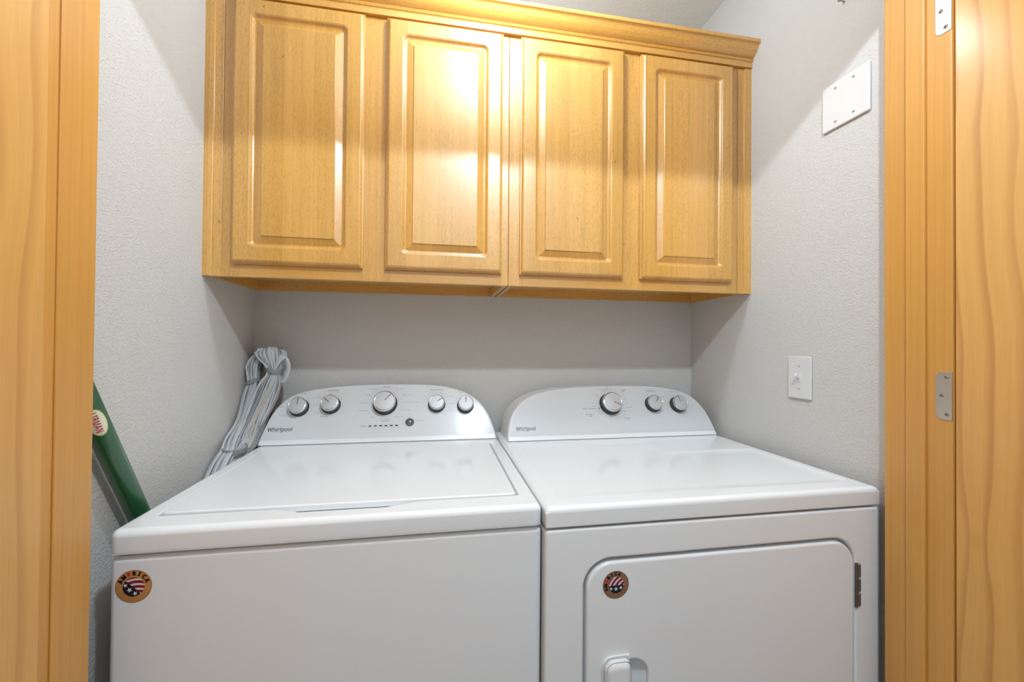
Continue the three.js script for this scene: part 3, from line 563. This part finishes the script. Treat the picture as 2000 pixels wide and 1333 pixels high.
// ------------------------------------------------------------------ string mop
{
  const t = thing('string_mop', 'grey string mop of tied cotton yarn in the corner left of the washing machine', 'mop');
  const rand = rng(11);
  const lerp = (a, b, f) => a + (b - a) * f;
  function bundle(levels, n, thick, seed, band) {
    const r = rng(seed), out = [[], [], []];
    for (let k = 0; k < n; k++) {
      const s = r(), d = r() * 2 - 1, ph = r() * 6.28, pts = [];
      levels.forEach(([l, rr_, th, loose], i) => {
        const f = clamp(0.5 + (s - 0.5) * 1.0 + (r() - 0.5) * 0.16 * loose, 0, 1), e = d * th * thick + (r() - 0.5) * 0.006 * loose;
        pts.push([lerp(l[0], rr_[0], f), lerp(l[1], rr_[1], f) + (i === 0 ? -0.010 * Math.abs(s - 0.5) * 2 + 0.006 * (r() - 0.5) : 0), lerp(l[2], rr_[2], f) + e]);
      });
      // the top of each strand folds over and runs back down behind the tie
      const p0 = pts[0], b = pts[2];
      pts.unshift([p0[0] * 0.9 + b[0] * 0.1, p0[1] - 0.012, p0[2] - 0.022 - 0.01 * r()]);
      pts.unshift([p0[0] * 0.5 + b[0] * 0.5, p0[1] - 0.05, p0[2] - 0.030]);
      out[r() < 0.04 ? 2 : r() < 0.38 ? 1 : 0].push(tube(pts, 0.0021 + 0.0009 * r(), 6, 34));
    }
    ['yarn', 'yarn', 'yarn'].forEach((nm, i) => { if (!out[i].length) return; const m = part(nm, mergeGeometries(out[i]), [M.yarn, M.yarnDim, M.yarnCream][i], t); m.userData.kind = 'stuff'; });
  }
  // each level: left point, right point, thickness factor, looseness
  bundle([
    [[-0.524, 1.208, 0.075], [-0.466, 1.208, 0.072], 0.5, 1], [[-0.530, 1.184, 0.088], [-0.449, 1.184, 0.084], 1, 1], [[-0.492, 1.132, 0.088], [-0.463, 1.132, 0.086], 0.8, 0.2],
    [[-0.512, 1.100, 0.094], [-0.460, 1.097, 0.084], 1, 0.7], [[-0.542, 1.022, 0.115], [-0.486, 1.021, 0.080], 1.1, 1.6], [[-0.546, 0.958, 0.165], [-0.504, 0.956, 0.108], 1.1, 1.6],
    [[-0.542, 0.928, 0.212], [-0.509, 0.927, 0.122], 0.9, 0.5], [[-0.543, 0.905, 0.262], [-0.511, 0.903, 0.185], 1.2, 1.0], [[-0.548, 0.84, 0.315], [-0.513, 0.84, 0.25], 1.2, 0.8], [[-0.552, 0.74, 0.345], [-0.514, 0.74, 0.31], 1.3, 1]], 125, 0.015, 5);
  bundle([
    [[-0.546, 1.184, 0.062], [-0.518, 1.186, 0.062], 0.6, 1], [[-0.561, 1.147, 0.070], [-0.528, 1.150, 0.070], 1, 1], [[-0.553, 1.101, 0.078], [-0.527, 1.100, 0.078], 0.8, 0.2],
    [[-0.560, 1.064, 0.085], [-0.528, 1.063, 0.085], 1, 0.6], [[-0.560, 0.995, 0.128], [-0.535, 0.994, 0.125], 1, 1], [[-0.560, 0.953, 0.196], [-0.530, 0.952, 0.195], 1, 0.8],
    [[-0.552, 0.934, 0.232], [-0.522, 0.933, 0.230], 0.8, 0.3], [[-0.556, 0.910, 0.268], [-0.520, 0.909, 0.265], 1, 0.8], [[-0.558, 0.84, 0.325], [-0.518, 0.84, 0.325], 1.2, 0.8], [[-0.558, 0.76, 0.355], [-0.518, 0.75, 0.35], 1.2, 1]], 64, 0.013, 23);
  // loose loops falling over the right of the front bundle
  const loops = [];
  for (let k = 0; k < 14; k++) { const f = k / 13 + 0.15 * rand(), z = 0.095 + 0.012 * rand(); loops.push(tube([[-0.470 - 0.004 * rand(), 1.137, z], [-0.462 + 0.012 * f, 1.168, z + 0.004], [-0.452 + 0.012 * f, 1.182 - 0.008 * f, z + 0.002], [-0.444 + 0.012 * f, 1.165 - 0.01 * f, z], [-0.440 + 0.006 * f, 1.140 - 0.012 * f, z - 0.004], [-0.450 + 0.002 * f, 1.112 - 0.010 * f, z - 0.010], [-0.462, 1.102 - 0.01 * rand(), z - 0.016]], 0.0028, 6, 24)); }
  const lm = part('loose_loop', mergeGeometries(loops), M.yarn, t); lm.userData.kind = 'stuff';
  // tie bands
  const bandAt = (cx, cy, cz, rx, rz, tilt, h) => {
    const gs = []; for (let k = 0; k < 4; k++) { const pts = []; for (let i = 0; i <= 24; i++) { const a = i / 24 * 2 * Math.PI; pts.push([cx + rx * Math.cos(a), cy + (k - 1.5) * h + tilt * Math.cos(a), cz + rz * Math.sin(a)]); } gs.push(tube(pts, 0.0022, 6, 36)); }
    part('tie_band', mergeGeometries(gs), M.band, t);
  };
  bandAt(-0.4775, 1.133, 0.088, 0.0200, 0.0190, -0.003, 0.0035);
  bandAt(-0.5395, 1.101, 0.079, 0.0175, 0.0150, 0.006, 0.0032);
  bandAt(-0.532, 0.930, 0.205, 0.0245, 0.044, -0.003, 0.0032);
}

// ------------------------------------------------------------------ lamps
function lamp(name, L, label, build) {
  const g = thing(name, label, 'lamp', [L.x, L.y, L.z]);
  build(g, L);
  const p = new THREE.PointLight(new THREE.Color(L.color), L.power, 0, 2); p.castShadow = true; p.shadow.radius = L.r / 0.02; p.shadow.mapSize.set(1024, 1024); p.shadow.bias = -0.0005;
  p.name = 'lamp_light'; g.add(p);
}
const glowMat = L => phys({ color: 0xffffff, emissive: new THREE.Color(L.color), emissiveIntensity: L.glow, roughness: 0.4 });
lamp('ceiling_lamp', CLOSET_LAMP, 'bare round bulb in a white socket on the closet ceiling, out of frame', (g, L) => {
  part('bulb', lathe([[0, -L.r - 0.006], [L.r * 0.6, -L.r * 0.9], [L.r * 1.08, -L.r * 0.3], [L.r * 1.1, L.r * 0.15], [L.r * 0.85, L.r * 0.85], [0.024, L.r * 1.6], [0.018, L.r * 2.0], [0, L.r * 2.0]], 32), glowMat(L), g);
  const s = CEIL - L.y;
  part('socket', lathe([[0, L.r * 2], [0.024, L.r * 2], [0.028, L.r * 2 + 0.03], [0.055, s - 0.02], [0.06, s], [0, s]], 32), M.plasticWhite, g);
});
for (const [L, lab] of [[HALL_LAMP, 'flush round hall ceiling lamp above the camera, out of frame']])
  lamp('ceiling_lamp', L, lab, (g, L) => {
    const s = CEIL - L.y;
    part('shade', lathe([[0, -L.r * 1.1], [L.r * 0.7, -L.r * 0.95], [L.r * 1.25, -L.r * 0.3], [L.r * 1.4, L.r * 0.3], [L.r * 1.2, s - 0.012], [0, s - 0.012]], 36), glowMat(L), g);
    part('base', lathe([[0, s - 0.012], [L.r * 1.6, s - 0.012], [L.r * 1.7, s - 0.004], [L.r * 1.7, s], [0, s]], 36), M.plasticWhite, g);
  });

renderer.render(scene, camera);
